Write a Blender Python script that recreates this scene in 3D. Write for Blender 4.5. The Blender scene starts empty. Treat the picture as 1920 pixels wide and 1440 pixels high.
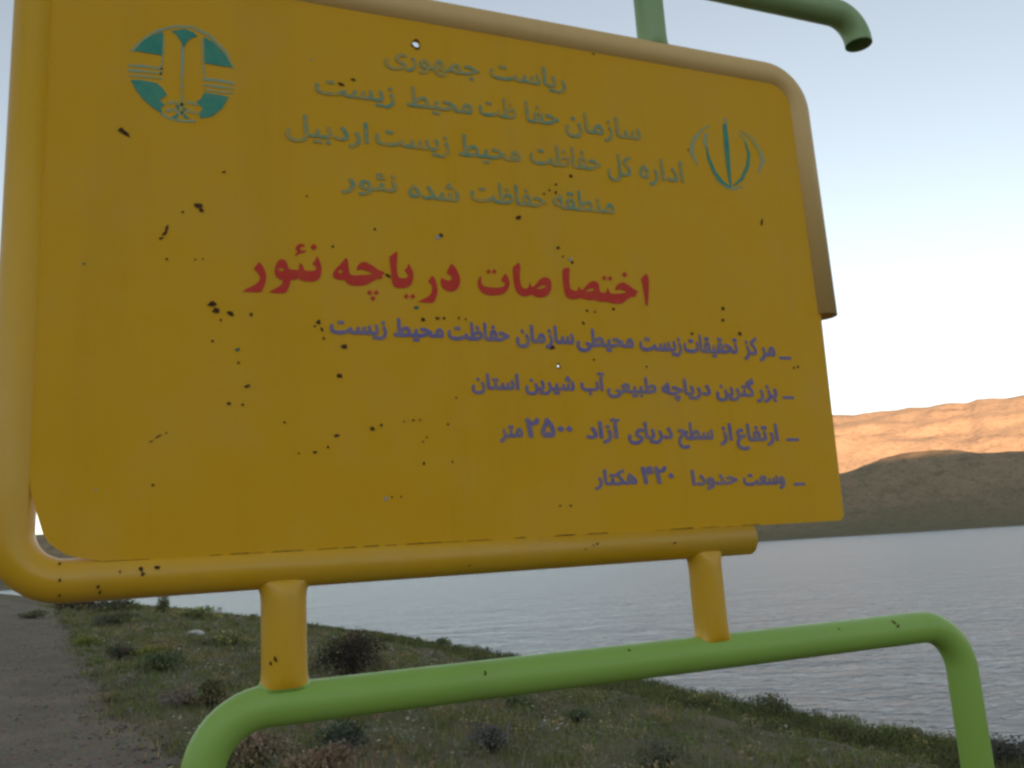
import bpy, math, random
import numpy as np
from mathutils import Matrix, Vector

# ------------------------------------------------------------------ camera, sky, sun, exposure
SC = bpy.context.scene
COL = SC.collection
F, CX, CY = 1610.0, 960.0, 720.0            # focal length and centre in photo pixels (1920 x 1440)
EYE = np.array([0.0, 0.0, 4.0])             # lake level is z = 0
def unit(v): v = np.array(v, float); return v / np.linalg.norm(v)
_X = unit([5004.86 - CX, 780.78 - CY, F])   # vanishing points of the sign's edges give the rotation
_Z = np.array([411.4 - CX, -7473.2 - CY, F]); _Z = unit(_Z - _X * (_Z @ _X))
_Y = np.cross(_Z, _X)
ROT = np.array([_X, _Y, _Z])
def ray(px, py): return ROT @ np.array([px - CX, py - CY, F])
cam = bpy.data.cameras.new('camera'); camo = bpy.data.objects.new('camera', cam); COL.objects.link(camo)
r_, u_, f_ = ROT @ [1, 0, 0], ROT @ [0, -1, 0], ROT @ [0, 0, 1]
M = Matrix.Identity(4)
for i in range(3):
    M[i][0], M[i][1], M[i][2], M[i][3] = r_[i], u_[i], -f_[i], EYE[i]
camo.matrix_world = M
cam.sensor_width = 36; cam.lens = 36 * F / 1920; cam.clip_start = 0.05; cam.clip_end = 20000
SC.camera = camo

SUN_AZ, SUN_EL = math.radians(215), math.radians(3.2)
w = bpy.data.worlds.new('World'); SC.world = w; w.use_nodes = True
nt = w.node_tree
sky = nt.nodes.new('ShaderNodeTexSky'); sky.sky_type = 'NISHITA'; sky.sun_disc = False
sky.sun_elevation = SUN_EL; sky.sun_rotation = SUN_AZ
sky.altitude = 2500; sky.air_density = 1.0; sky.dust_density = 0.4; sky.ozone_density = 1.0
nt.nodes['Background'].inputs['Strength'].default_value = 0.15
hz_ = nt.nodes.new('ShaderNodeHueSaturation'); hz_.inputs['Saturation'].default_value = .45      # milky evening air
nt.links.new(sky.outputs[0], hz_.inputs['Color']); nt.links.new(hz_.outputs[0], nt.nodes['Background'].inputs['Color'])
sun = bpy.data.lights.new('sun', 'SUN'); suno = bpy.data.objects.new('sun', sun); COL.objects.link(suno)
sun.energy = 5.0; sun.angle = math.radians(0.5); sun.color = (1.0, 0.57, 0.30)
sd = Vector((math.sin(SUN_AZ) * math.cos(SUN_EL), math.cos(SUN_AZ) * math.cos(SUN_EL), math.sin(SUN_EL)))
suno.rotation_euler = sd.to_track_quat('Z', 'Y').to_euler(); suno.location = (0, 0, 60)
vs = SC.view_settings
vs.view_transform = 'Standard'; vs.look = 'None'; vs.gamma = 1.0; vs.use_curve_mapping = False
vs.exposure = 1.65
SC.cycles.filter_width = 2.7

rng = np.random.default_rng(7); random.seed(7)

# ------------------------------------------------------------------ helpers
def tag(o, label=None, cat=None, group=None, kind=None):
    if label: o['label'] = label
    if cat: o['category'] = cat
    if group: o['group'] = group
    if kind: o['kind'] = kind
    return o
def link(name, me, mat=None, parent=None, smooth=False):
    o = bpy.data.objects.new(name, me); COL.objects.link(o)
    if mat: me.materials.clear(); me.materials.append(mat)
    if parent: o.parent = parent
    if smooth: me.polygons.foreach_set('use_smooth', [True] * len(me.polygons))
    return o
def mesh(name, V, Fc, col=None):
    me = bpy.data.meshes.new(name)
    V = np.asarray(V, np.float32); Fc = np.asarray(Fc, np.int32)
    me.vertices.add(len(V)); me.vertices.foreach_set('co', V.ravel())
    k = Fc.shape[1]
    me.loops.add(Fc.size); me.loops.foreach_set('vertex_index', Fc.ravel())
    me.polygons.add(len(Fc)); me.polygons.foreach_set('loop_start', np.arange(0, Fc.size, k, dtype=np.int32))
    me.update(calc_edges=True)
    if col is not None:
        a = me.color_attributes.new('Col', 'FLOAT_COLOR', 'POINT')
        a.data.foreach_set('color', np.hstack([col, np.ones((len(col), 1))]).astype(np.float32).ravel())
    me.validate()
    return me
def pydata(name, V, Fc):
    me = bpy.data.meshes.new(name); me.from_pydata([tuple(v) for v in V], [], Fc); me.update(); return me

class Nodes:
    def __init__(s, name):
        s.m = bpy.data.materials.new(name); s.m.use_nodes = True; s.t = s.m.node_tree
        s.b = s.t.nodes['Principled BSDF']
    def n(s, typ, **kw):
        x = s.t.nodes.new(typ)
        for k, v in kw.items():
            if k in x.inputs: x.inputs[k].default_value = v
            else: setattr(x, k, v)
        return x
    def l(s, a, b): s.t.links.new(a, b)
    def noise(s, scale, detail=4, rough=.6, vec=None, dist=0):
        x = s.n('ShaderNodeTexNoise'); x.inputs['Scale'].default_value = scale; x.inputs['Detail'].default_value = detail
        x.inputs['Roughness'].default_value = rough; x.inputs['Distortion'].default_value = dist
        if vec is not None: s.l(vec, x.inputs['Vector'])
        return x.outputs['Fac']
    def pos(s): return s.n('ShaderNodeNewGeometry').outputs['Position']
    def obj(s): return s.n('ShaderNodeTexCoord').outputs['Object']
    def scale(s, vec, v):
        x = s.n('ShaderNodeVectorMath', operation='MULTIPLY'); s.l(vec, x.inputs[0]); x.inputs[1].default_value = v; return x.outputs[0]
    def ramp(s, fac, stops):
        x = s.n('ShaderNodeValToRGB'); e = x.color_ramp.elements
        while len(e) < len(stops): e.new(.5)
        for el, (p, c) in zip(e, stops):
            el.position = p; el.color = (*c, 1) if not isinstance(c, (int, float)) else (c, c, c, 1)
        s.l(fac, x.inputs[0]); return x.outputs[0]
    def mix(s, fac, a, b, mode='MIX'):
        x = s.n('ShaderNodeMix', data_type='RGBA', blend_type=mode)
        for i, v in ((0, fac), (6, a), (7, b)):
            if isinstance(v, (int, float)): x.inputs[i].default_value = v
            elif isinstance(v, tuple): x.inputs[i].default_value = (*v, 1)
            else: s.l(v, x.inputs[i])
        return x.outputs[2]
    def math(s, op, a, b=0.0):
        x = s.n('ShaderNodeMath', operation=op)
        for i, v in ((0, a), (1, b)):
            if isinstance(v, (int, float)): x.inputs[i].default_value = v
            else: s.l(v, x.inputs[i])
        return x.outputs[0]
    def bump(s, h, strength, dist):
        x = s.n('ShaderNodeBump'); x.inputs['Strength'].default_value = strength; x.inputs['Distance'].default_value = dist
        s.l(h, x.inputs['Height']); s.l(x.outputs[0], s.b.inputs['Normal'])
    def out(s, col=None, rough=.6, spec=.5):
        if col is not None:
            if isinstance(col, tuple): s.b.inputs['Base Color'].default_value = (*col, 1)
            else: s.l(col, s.b.inputs['Base Color'])
        if isinstance(rough, (int, float)): s.b.inputs['Roughness'].default_value = rough
        else: s.l(rough, s.b.inputs['Roughness'])
        s.b.inputs['Specular IOR Level'].default_value = spec
        return s.m

def sstep(a, b, x): t = np.clip((x - a) / (b - a), 0, 1); return t * t * (3 - 2 * t)
_W = [(rng.uniform(0, 2 * math.pi), rng.uniform(0, 6.28), rng.uniform(.7, 1.4)) for _ in range(60)]
def nz(x, y, wl, oct=4, seed=0):
    """smooth pseudo-noise, about -1..1, base wavelength wl"""
    x = np.asarray(x, float); y = np.asarray(y, float); tot = 0; amp = 1; s = 0
    for o in range(oct):
        acc = 0
        for k in range(4):
            a, p, m = _W[(seed * 7 + o * 4 + k) % 60]
            q = (x * math.cos(a) + y * math.sin(a)) * 2 * math.pi / wl * m
            a2, p2, m2 = _W[(seed * 11 + o * 5 + k + 17) % 60]
            q2 = (x * math.cos(a2) + y * math.sin(a2)) * 2 * math.pi / wl * m2 * .6
            acc = acc + np.sin(q + p + 1.5 * np.sin(q2 + p2))
        tot = tot + acc / 3 * amp; s += amp; amp *= .5; wl *= .47
    return tot / s

# ------------------------------------------------------------------ terrain heights (lake level z = 0)
_SY = [-400, 0, 11.5, 14.5, 24, 40, 74, 140, 292, 503, 1000]
_SX = [12, 13.4, 13.6, 13.0, 12.8, 11.5, 6.6, -8, -36, -77, -180]
def shore_x(y): return np.interp(y, _SY, _SX)
_PS = [-60, -6, 0, .6, 2, 5.0, 5.6, 6.0, 9, 12.5, 20, 60, 200]
_PZ = [-4, -.9, 0, .22, .48, 1.0, 1.42, 1.5, 1.95, 2.40, 2.50, 2.75, 3.4]
def ground_h(x, y, fine=True):
    s = shore_x(y) - x + .5 * nz(x, y, 9, 3, 1)
    h = np.interp(s, _PS, _PZ)
    land = sstep(0, 1.5, s)
    h = h + land * (.10 * nz(x, y, 7, 3, 2) + .04 * nz(x, y, 1.6, 3, 3))
    near = np.exp(-((x - .9) ** 2 + (y - 1.7) ** 2) / 9)
    return h * (1 - near) + 2.4 * near
def path_edge(y): return np.interp(y, [-30, 0, 8.5, 11.2, 14.3, 28, 60, 150], [.6, .5, .12, -.5, -.85, -2.4, -6.2, -24])
def path_w(y): return np.interp(y, [-30, 10, 60, 150], [4.2, 4.0, 3.4, 3.0])

# ------------------------------------------------------------------ materials of the land
def m_ground():
    n = Nodes('dry_soil_and_turf'); p = n.pos()
    a = n.noise(.35, 5, .6, p); b = n.noise(6, 5, .65, p); c = n.noise(55, 3, .6, p)
    base = n.ramp(a, [(.3, (0.108, 0.112, 0.045)), (.48, (0.153, 0.135, 0.068)), (.66, (0.216, 0.166, 0.099))])
    base = n.mix(n.ramp(b, [(.4, 0.0), (.7, .7)]), base, (0.252, 0.180, 0.117))
    base = n.mix(n.ramp(c, [(.35, .5), (.7, 0.0)]), base, (0.090, 0.081, 0.054))
    n.bump(n.math('ADD', b, n.math('MULTIPLY', c, .35)), .9, .05)
    return n.out(base, .95, .15)
def m_path():
    n = Nodes('gravel_dirt'); p = n.pos()
    a = n.noise(1.1, 5, .65, p); b = n.noise(28, 4, .7, p); v = n.n('ShaderNodeTexVoronoi'); v.inputs['Scale'].default_value = 42
    n.l(p, v.inputs['Vector'])
    base = n.ramp(a, [(.3, (.20, .158, .108)), (.55, (.26, .206, .140)), (.75, (.31, .25, .172))])
    base = n.mix(n.ramp(b, [(.3, .55), (.6, 0.0)]), base, (0.115, 0.099, 0.085))
    base = n.mix(.3, base, v.outputs['Color'], 'SOFT_LIGHT')
    n.bump(n.math('ADD', b, v.outputs['Distance']), .8, .03)
    return n.out(base, .95, .15)
def m_water():
    n = Nodes('lake_water'); p = n.pos()
    q = n.n('ShaderNodeMapping'); q.inputs['Rotation'].default_value = (0, 0, math.radians(28)); n.l(p, q.inputs[0])
    v = q.outputs[0]
    a = n.noise(1.9, 4, .6, n.scale(v, (.55, 1, 1)), .4); b = n.noise(.42, 3, .5, n.scale(v, (.5, .9, 1)), .6)
    c = n.noise(5.5, 2, .5, n.scale(v, (.6, 1, 1)))
    d = n.noise(.14, 4, .62, n.scale(v, (.42, 1, 1)), .8)
    h = n.math('ADD', n.math('ADD', n.math('MULTIPLY', a, .36), n.math('MULTIPLY', b, .55)), n.math('ADD', n.math('MULTIPLY', c, .09), n.math('MULTIPLY', d, .95)))
    n.bump(h, 1.0, 1.0)
    m = n.out((.225, .238, .235), .26, .5); n.b.inputs['IOR'].default_value = 1.333
    return m
def m_hill():
    n = Nodes('dry_grass_hillside'); p = n.pos()
    a = n.noise(.006, 6, .6, p); b = n.noise(.045, 6, .65, p); c = n.noise(.25, 4, .7, p)
    base = n.ramp(a, [(.32, (0.215, 0.175, 0.108)), (.5, (0.290, 0.222, 0.145)), (.7, (0.350, 0.245, 0.147))])
    base = n.mix(n.ramp(b, [(.42, 0.0), (.62, .75)]), base, (0.190, 0.165, 0.100))
    base = n.mix(n.ramp(c, [(.5, 0.0), (.72, .6)]), base, (0.420, 0.308, 0.210))
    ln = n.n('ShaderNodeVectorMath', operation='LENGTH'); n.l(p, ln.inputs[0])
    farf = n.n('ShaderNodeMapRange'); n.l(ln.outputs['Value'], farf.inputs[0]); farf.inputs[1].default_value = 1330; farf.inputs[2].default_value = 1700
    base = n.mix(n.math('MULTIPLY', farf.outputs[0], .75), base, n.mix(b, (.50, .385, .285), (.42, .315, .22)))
    base = n.mix(n.ramp(n.noise(.09, 5, .75, p), [(.52, 0.0), (.66, .55)]), base, (.16, .115, .07))
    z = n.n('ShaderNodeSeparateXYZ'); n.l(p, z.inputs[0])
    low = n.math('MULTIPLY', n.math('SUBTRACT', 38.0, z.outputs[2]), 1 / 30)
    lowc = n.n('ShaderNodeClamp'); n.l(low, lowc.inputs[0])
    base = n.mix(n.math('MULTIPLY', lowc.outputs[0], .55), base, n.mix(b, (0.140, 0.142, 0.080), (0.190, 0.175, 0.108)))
    n.bump(n.math('ADD', n.math('MULTIPLY', b, .8), n.math('MULTIPLY', c, .35)), .7, 7)
    return n.out(base, 1.0, .05)
def m_leaf(name, rough=.75):
    n = Nodes(name); a = n.n('ShaderNodeVertexColor', layer_name='Col')
    m = n.out(a.outputs[0], rough, .2)
    tr = n.n('ShaderNodeBsdfTranslucent'); n.l(a.outputs[0], tr.inputs[0]); mx = n.n('ShaderNodeMixShader'); mx.inputs[0].default_value = .35
    n.l(n.b.outputs[0], mx.inputs[1]); n.l(tr.outputs[0], mx.inputs[2]); n.l(mx.outputs[0], n.t.nodes['Material Output'].inputs[0])
    return m
MAT_GROUND, MAT_PATH, MAT_WATER, MAT_HILL, MAT_LEAF = m_ground(), m_path(), m_water(), m_hill(), m_leaf('foliage')

# ------------------------------------------------------------------ the setting
def grid(name, xs, ys, hf, mat, smooth=True):
    X, Y = np.meshgrid(xs, ys); Z = hf(X, Y); nx, ny = len(xs), len(ys)
    V = np.stack([X, Y, Z], -1).reshape(-1, 3)
    i = (np.arange(ny - 1)[:, None] * nx + np.arange(nx - 1)[None]).ravel()
    Fc = np.stack([i, i + 1, i + nx + 1, i + nx], 1)
    return link(name, mesh(name, V, Fc), mat, None, smooth)
gx = np.concatenate([-np.geomspace(420, 12.3, 26), np.arange(-12, 17, .22), np.geomspace(17.3, 45, 8)])
gy = np.concatenate([-np.geomspace(70, 4.3, 14), np.arange(-4, 46, .25), np.geomspace(46.4, 1000, 60)])
tag(grid('ground', gx, gy, ground_h, MAT_GROUND), kind='structure')
# path: a draped sheet with a ragged grassy edge
py_ = np.concatenate([np.arange(-8, 40, .2), np.geomspace(40.3, 150, 40)]); tt = np.linspace(0, 1, 30)
T, PY = np.meshgrid(tt, py_)
edge = path_edge(PY) + .36 * nz(PY, PY * .3, 2.1, 4, 5)
PX = edge - (1 - T) * (path_w(PY) + .4 * nz(PY, PY * 0, 3.1, 3, 6))
lift = .02 * np.minimum(1, np.minimum(T, 1 - T) * 9) + .006
PZ = ground_h(PX, PY) + lift + .012 * nz(PX, PY, .7, 3, 8) * np.minimum(1, np.minimum(T, 1 - T) * 9)
nx, ny = len(tt), len(py_); i = (np.arange(ny - 1)[:, None] * nx + np.arange(nx - 1)[None]).ravel()
tag(link('path', mesh('path', np.stack([PX, PY, PZ], -1).reshape(-1, 3), np.stack([i, i + 1, i + nx + 1, i + nx], 1)), MAT_PATH, None, True), kind='structure')
# lake
def water_h(x, y):
    k = np.exp(-np.hypot(x - 20, y - 15) / 60)
    return k * (.035 * nz(x * .8 + y * .4, y * .9, 1.7, 2, 9) + .025 * nz(x, y, .8, 2, 4))
wx = np.concatenate([-np.geomspace(700, 1, 40), np.arange(0, 45, .22), np.geomspace(45.4, 1600, 60)])
wy = np.concatenate([-np.geomspace(600, 1, 20), np.arange(0, 75, .3), np.geomspace(75.4, 1600, 60)])
tag(grid('lake', wx, wy, water_h, MAT_WATER), kind='structure')

# hills beyond the lake: a near rise that lies in shadow and a higher sunlit range behind it
az_h = np.radians(np.linspace(-75, 118, 520)); r_h = np.concatenate([np.linspace(880, 1500, 120), np.geomspace(1506, 5200, 110)])
AZ, RR = np.meshgrid(az_h, r_h); XX, YY = RR * np.sin(AZ), RR * np.cos(AZ)
azd = np.degrees(AZ)
near_el = np.interp(azd, [-80, -30, -9, -5, 5, 20, 33, 40, 42.7, 44.6, 46.2, 47.5, 48.8, 50.4, 52.6, 58, 70, 120],
                    [2.2, 2.6, 2.75, 2.7, 3.6, 4.4, 4.2, 3.4, 3.5, 4.0, 4.36, 4.40, 4.3, 3.95, 3.85, 3.9, 3.2, 2.4])
near_h = np.tan(np.radians(near_el)) * 1270 + 4
shore_r = 1000 + 25 * nz(XX, YY, 500, 2, 3)
up = sstep(60, 265, RR - shore_r)
apron = np.clip((RR - shore_r) / 60, -1, 1) * 2.5
down = sstep(1290, 1600, RR)
hA = apron + up * near_h * (1 - .72 * down)
far_el = np.interp(azd, [-80, -10, 20, 35, 42.8, 45.6, 48.3, 50.1, 50.7, 53, 58, 66, 90, 120],  # stretch hidden by the board raised to darken the lake's reflection
                   [1.0, 1.2, 4.5, 7.0, 7.0, 6.95, 6.97, 6.8, 6.95, 6.8, 7.0, 6.6, 4, 3])
far_h = np.tan(np.radians(far_el)) * 2700 + 4
hB = far_h * sstep(1500, 2700, RR) ** .85
H = np.maximum(hA, 0) * (RR < 1290) + np.where(RR >= 1290, np.maximum(hA, hB + 0 * hA), 0) + np.minimum(hA, 0) * (RR < 1290)
rough = sstep(1050, 1250, RR) * (5.0 * nz(XX, YY, 190, 4, 5) + 2.2 * nz(XX, YY, 45, 3, 6))
gul = sstep(1550, 1900, RR) * (1 - .75 * sstep(2350, 2700, RR)) * (24 * nz(XX * .7 + YY * .7, (YY - XX) * .35, 420, 4, 7) + 5 * nz(XX, YY, 70, 3, 8))
H = H + rough * (1 - .6 * sstep(1150, 1290, RR) * (RR < 1500)) + gul
nx, ny = len(az_h), len(r_h); i = (np.arange(ny - 1)[:, None] * nx + np.arange(nx - 1)[None]).ravel()
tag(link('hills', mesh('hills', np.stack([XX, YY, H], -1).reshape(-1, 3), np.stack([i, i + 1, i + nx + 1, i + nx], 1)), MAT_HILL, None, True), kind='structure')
# the mountainside behind the viewpoint that keeps the near shore in evening shade
us, ts = np.linspace(45, 2600, 110), np.linspace(-3200, 3200, 150)
T, U = np.meshgrid(ts, us); su, cu_ = math.sin(SUN_AZ), math.cos(SUN_AZ)
XX, YY = U * su - T * cu_, U * cu_ + T * su
H = 2.2 + 248 * sstep(30, 1500, U) * (1 - .5 * sstep(1600, 2600, U)) * (1 - .55 * sstep(2000, 3200, np.abs(T))) + sstep(60, 600, U) * (9 * nz(XX, YY, 420, 4, 2))
nx, ny = len(ts), len(us); i = (np.arange(ny - 1)[:, None] * nx + np.arange(nx - 1)[None]).ravel()
tag(link('mountain', mesh('mountain', np.stack([XX, YY, H], -1).reshape(-1, 3), np.stack([i, i + nx, i + nx + 1, i + 1], 1)), MAT_HILL, None, True), kind='structure')

# ------------------------------------------------------------------ the sign
YS = 1.700          # plane of the pipe axes
YP = 1.675          # front face of the panel
R0 = 0.038
def on_plane(px, py, y):
    r = ray(px, py); p = EYE + r * (y / r[1]); return p
def PP(px, py):     # photo pixel -> (x, z) on the panel's front face
    p = on_plane(px, py, YP); return p[0], p[2]

def paint(name, col, dark, gloss=.42, spec=.45):
    n = Nodes(name); p = n.obj()
    a = n.noise(1.6, 5, .6, p); b = n.noise(22, 4, .6, p); c = n.noise(160, 3, .6, p)
    base = n.mix(n.ramp(a, [(.35, 0.0), (.7, .35)]), col, dark)
    base = n.mix(n.ramp(b, [(.55, 0.0), (.8, .22)]), base, dark)
    st = n.noise(7, 5, .65, n.scale(p, (1, 1, .07)))                     # rain streaks
    base = n.mix(n.ramp(st, [(.52, 0.0), (.75, .30)]), base, tuple(.72 * v + .01 for v in col))
    du = n.noise(4.5, 6, .7, p)                                           # thin dust
    base = n.mix(n.ramp(du, [(.5, 0.0), (.75, .07)]), base, (.55, .47, .34))
    base = n.mix(n.ramp(c, [(.70, 0.0), (.78, .5)]), base, (.10, .06, .03))
    dent = n.noise(2.3, 2, .5, p)
    n.bump(n.math('ADD', n.math('ADD', n.math('MULTIPLY', b, .25), n.math('MULTIPLY', c, .06)), n.math('MULTIPLY', dent, 5.0)), .35, .004)
    return n, base, n.out(base, n.ramp(b, [(.3, gloss - .06), (.7, gloss + .12)]), spec)
_, _, MAT_YPANEL = paint('yellow_panel_paint', (.75, .388, .003), (.68, .35, .006), .50, .24)
_, _, MAT_YPIPE = paint('yellow_pipe_paint', (.72, .39, .010), (.62, .33, .016), .34, .55)
_, _, MAT_YGLARE = paint('faded_yellow_paint_with_glare', (.78, .51, .19), (.69, .43, .15), .46, .5)  # faded yellow, made paler still: sky glare mixed into the colour
_, _, MAT_GFADED = paint('sun_bleached_green_paint', (.31, .46, .20), (.27, .38, .17), .42, .5)
_, _, MAT_GREEN = paint('green_pipe_paint', (.30, .485, .085), (.245, .40, .08), .42, .42)
def m_rust():
    n = Nodes('rust'); a = n.noise(90, 4, .6, n.pos())
    return n.out(n.ramp(a, [(.3, (.05, .026, .014)), (.7, (.12, .055, .024))]), .9, .2)
def m_flat(name, col, rough=.6): return Nodes(name).out(col, rough, .3)
MAT_RUST = m_rust(); MAT_BARE = m_flat('bare_metal', (.42, .38, .30), .5); MAT_TEALCHIP = m_flat('old_teal_paint', (.05, .16, .10))
MAT_INSIDE = m_flat('pipe_inside', (.06, .05, .045), .9)
def worn(name, col, worn_to, lo, hi, scale=60):
    n = Nodes(name); p = n.pos(); a = n.noise(scale, 4, .65, p); b = n.noise(9, 3, .6, p)
    f = n.ramp(n.math('ADD', n.math('MULTIPLY', a, .6), n.math('MULTIPLY', b, .4)), [(lo, 0.0), (hi, 1.0)])
    return n.out(n.mix(f, col, worn_to), .6, .3)
YW = (.47, .29, .02)
MAT_RED = worn('red_lettering', (.62, .036, .018), (.66, .07, .025), .45, .7)
MAT_BLUE = worn('blue_violet_lettering', (.175, .15, .36), (.32, .24, .24), .40, .66)
MAT_TEXTG = worn('worn_green_lettering', (.15, .32, .21), (.58, .35, .04), .42, .60, 55)
MAT_TEAL = worn('teal_emblem_paint', (.04, .27, .19), (.10, .33, .20), .4, .7)
MAT_PALE = worn('pale_emblem_paint', (.28, .42, .28), (.52, .37, .06), .42, .6, 90)

SIGN = bpy.data.objects.new('information_sign', None); COL.objects.link(SIGN)
SIGN.location = (.95, YS, 2.4); SIGN.empty_display_size = .3
tag(SIGN, 'yellow metal lake information board in bent yellow pipe frame on green pipe stand', 'sign')
SL = np.array([.95, YS, 2.4])
def part(name, me, mat, parent=SIGN, smooth=False):
    """mesh given in world coordinates"""
    me.transform(Matrix.Translation(Vector(-SL)))
    return link(name, me, mat, parent, smooth)

def round_path(pts, rad, seg=12):
    """polyline of (x, z) with its corners rounded"""
    pts = [np.array(p, float) for p in pts]; out = [pts[0]]
    for a, b, c in zip(pts, pts[1:], pts[2:]):
        d1, d2 = unit(a - b), unit(c - b); cosang = np.clip(d1 @ d2, -1, 1); ang = math.acos(cosang)
        t = rad / math.tan(ang / 2); cen = b + unit(d1 + d2) * rad / math.sin(ang / 2)
        p0, p1 = b + d1 * t, b + d2 * t
        a0 = math.atan2(*(p0 - cen)[::-1]); a1 = math.atan2(*(p1 - cen)[::-1]); da = (a1 - a0 + math.pi) % (2 * math.pi) - math.pi
        out += [cen + rad * np.array([math.cos(a0 + da * k / seg), math.sin(a0 + da * k / seg)]) for k in range(seg + 1)]
    out.append(pts[-1]); return out
def pipe(name, pts, mat, r=R0, rad=.11, parent=SIGN, y=YS, wall=.004, n=40):
    P = round_path(pts, rad) if len(pts) > 2 else [np.array(p, float) for p in pts]
    V, Fc = [], []
    m = len(P)
    for rr in (r, r - wall):
        for k, p in enumerate(P):
            t = unit((P[min(k + 1, m - 1)] - P[max(k - 1, 0)])); nrm = np.array([-t[1], t[0]])
            for j in range(n):
                a = 2 * math.pi * j / n; q = p + nrm * rr * math.cos(a)
                V.append((q[0], y + rr * math.sin(a), q[1]))
    L = m * n
    for k in range(m - 1):
        for j in range(n):
            j2 = (j + 1) % n; Fc.append((k * n + j, (k + 1) * n + j, (k + 1) * n + j2, k * n + j2))
            Fc.append((L + k * n + j, L + k * n + j2, L + (k + 1) * n + j2, L + (k + 1) * n + j))
    for k, flip in ((0, 0), (m - 1, 1)):
        for j in range(n):
            j2 = (j + 1) % n; q = (k * n + j, k * n + j2, L + k * n + j2, L + k * n + j)
            Fc.append(q[::-1] if flip else q)
    return part(name, pydata(name, V, Fc), mat, parent, True)
def stub(name, x, za, zb, mat, r, collar=None, rp=R0, n=40):
    """short upright pipe between two level pipes (axes za, zb), saddle-cut and welded at both ends"""
    hs = [(0, .006), (.003, .0042), (.007, .0024), (.012, .0012), (.02, .0004), (.032, 0), (.045, 0)]
    def ring(end, up, off, rr, j):
        a = 2 * math.pi * j / n; zl = rp * .70; yl = math.sqrt(rp * rp - zl * zl) + .002
        soft = lambda q, m: q / (1 + abs(q / m) ** 5) ** .2
        dy = rr * math.sin(a); k = min(off / .045, 1.0); lim = yl + (r * 2.0 - yl) * k
        de = soft(dy, yl); sad = math.sqrt(max(rp * rp - de * de, 0)) - .0025
        return (x + rr * math.cos(a), YS + soft(dy, lim), end + up * (sad + off))
    def build(nm, rings, mt, par):
        V = [ring(*q, j) for q in rings for j in range(n)]
        Fc = [(k * n + j, k * n + (j + 1) % n, (k + 1) * n + (j + 1) % n, (k + 1) * n + j) for k in range(len(rings) - 1) for j in range(n)]
        return part(nm, pydata(nm, V, Fc), mt, par, True)
    lo = [(za, 1, a, r + b) for a, b in hs]; hi = [(zb, -1, a, r + b) for a, b in hs[::-1]]
    o = build(name, (lo[2:] if collar else lo) + hi, mat, SIGN)
    if collar: build('weld_collar', lo[:3], collar, o)
    return o
Z = 4.0
XL, XR, ZB, ZT = -.251, 1.570, Z + .002, Z + 1.222
lower_frame = pipe('frame_pipe', [(XL, Z + 1.14), (XL, ZB), (1.262, ZB)], MAT_YPIPE, rad=.088)
tag(lower_frame, 'yellow pipe along left edge and bottom of board')
upper_frame = pipe('frame_pipe', [(-.02, ZT), (XR, ZT), (XR, Z + .553)], MAT_YGLARE, r=.040, rad=.095)
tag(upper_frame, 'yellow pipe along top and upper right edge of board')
ZG, ZU = Z - .243, Z + 1.475
stand = pipe('stand_pipe', [(.060, 2.1), (.060, ZG), (1.866, ZG), (1.866, 2.1)], MAT_GREEN, r=.0375, rad=.115)
crown = pipe('top_pipe', [(-.48, Z + 1.39), (-.48, ZU), (1.845, ZU), (1.845, Z + 1.385)], MAT_GFADED, r=.0375, rad=.085)
stub_l = stub('stub_pipe', .203, ZG, ZB, MAT_YPIPE, .0415, MAT_GREEN)
stub_r = stub('stub_pipe', 1.136, ZG, ZB, MAT_YPIPE, .0375)
stub('stub_pipe', 1.142, ZT, ZU, MAT_GFADED, .0375)['label'] = 'green stub pipe above the board'
stub('stub_pipe', .203, ZT, ZU, MAT_GFADED, .0375)['label'] = 'green stub pipe above the board'

# panel: sheet with rounded corners and two bullet holes right through it
def arc(cx, cz, r, a0, a1, n=10): return [(cx + r * math.cos(math.radians(a0 + (a1 - a0) * k / n)), cz + r * math.sin(math.radians(a0 + (a1 - a0) * k / n))) for k in range(n + 1)]
def fill(name, loops, y, thick=0.0, bev=0.0):
    """filled outlines with holes in the x-z plane, front face at y"""
    cu = bpy.data.curves.new(name, 'CURVE'); cu.dimensions = '2D'; cu.fill_mode = 'BOTH'; cu.extrude = thick / 2; cu.bevel_depth = bev; cu.offset = -bev
    for lp in loops:
        s = cu.splines.new('POLY'); s.points.add(len(lp) - 1); s.use_cyclic_u = True
        for q, (x, z) in zip(s.points, lp): q.co = (x, z, 0, 1)
    o = bpy.data.objects.new(name, cu); COL.objects.link(o)
    dg = bpy.context.evaluated_depsgraph_get(); dg.update()
    me = bpy.data.meshes.new_from_object(o.evaluated_get(dg)); bpy.data.objects.remove(o); bpy.data.curves.remove(cu)
    me.transform(Matrix.Translation((0, y + thick / 2, 0)) @ Matrix.Rotation(math.radians(90), 4, 'X'))
    me.materials.clear(); return me
px0, px1, pz0, pz1 = -.240, 1.5335, Z + .0295, Z + 1.214
outline = [(px0, pz0 + .25)] + [PP(*q) for q in ((58, 925), (65, 950), (80, 1000), (90, 1016), (104, 1028), (122, 1039), (145, 1046), (168, 1048))] + [(px0 + .14, pz0)] + arc(px1 - .018, pz0 + .018, .018, 270, 360, 6) + arc(px1 - .02, pz1 - .05, .05, 0, 90, 8) + arc(px0 + .02, pz1 - .02, .02, 90, 180, 5)
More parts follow.
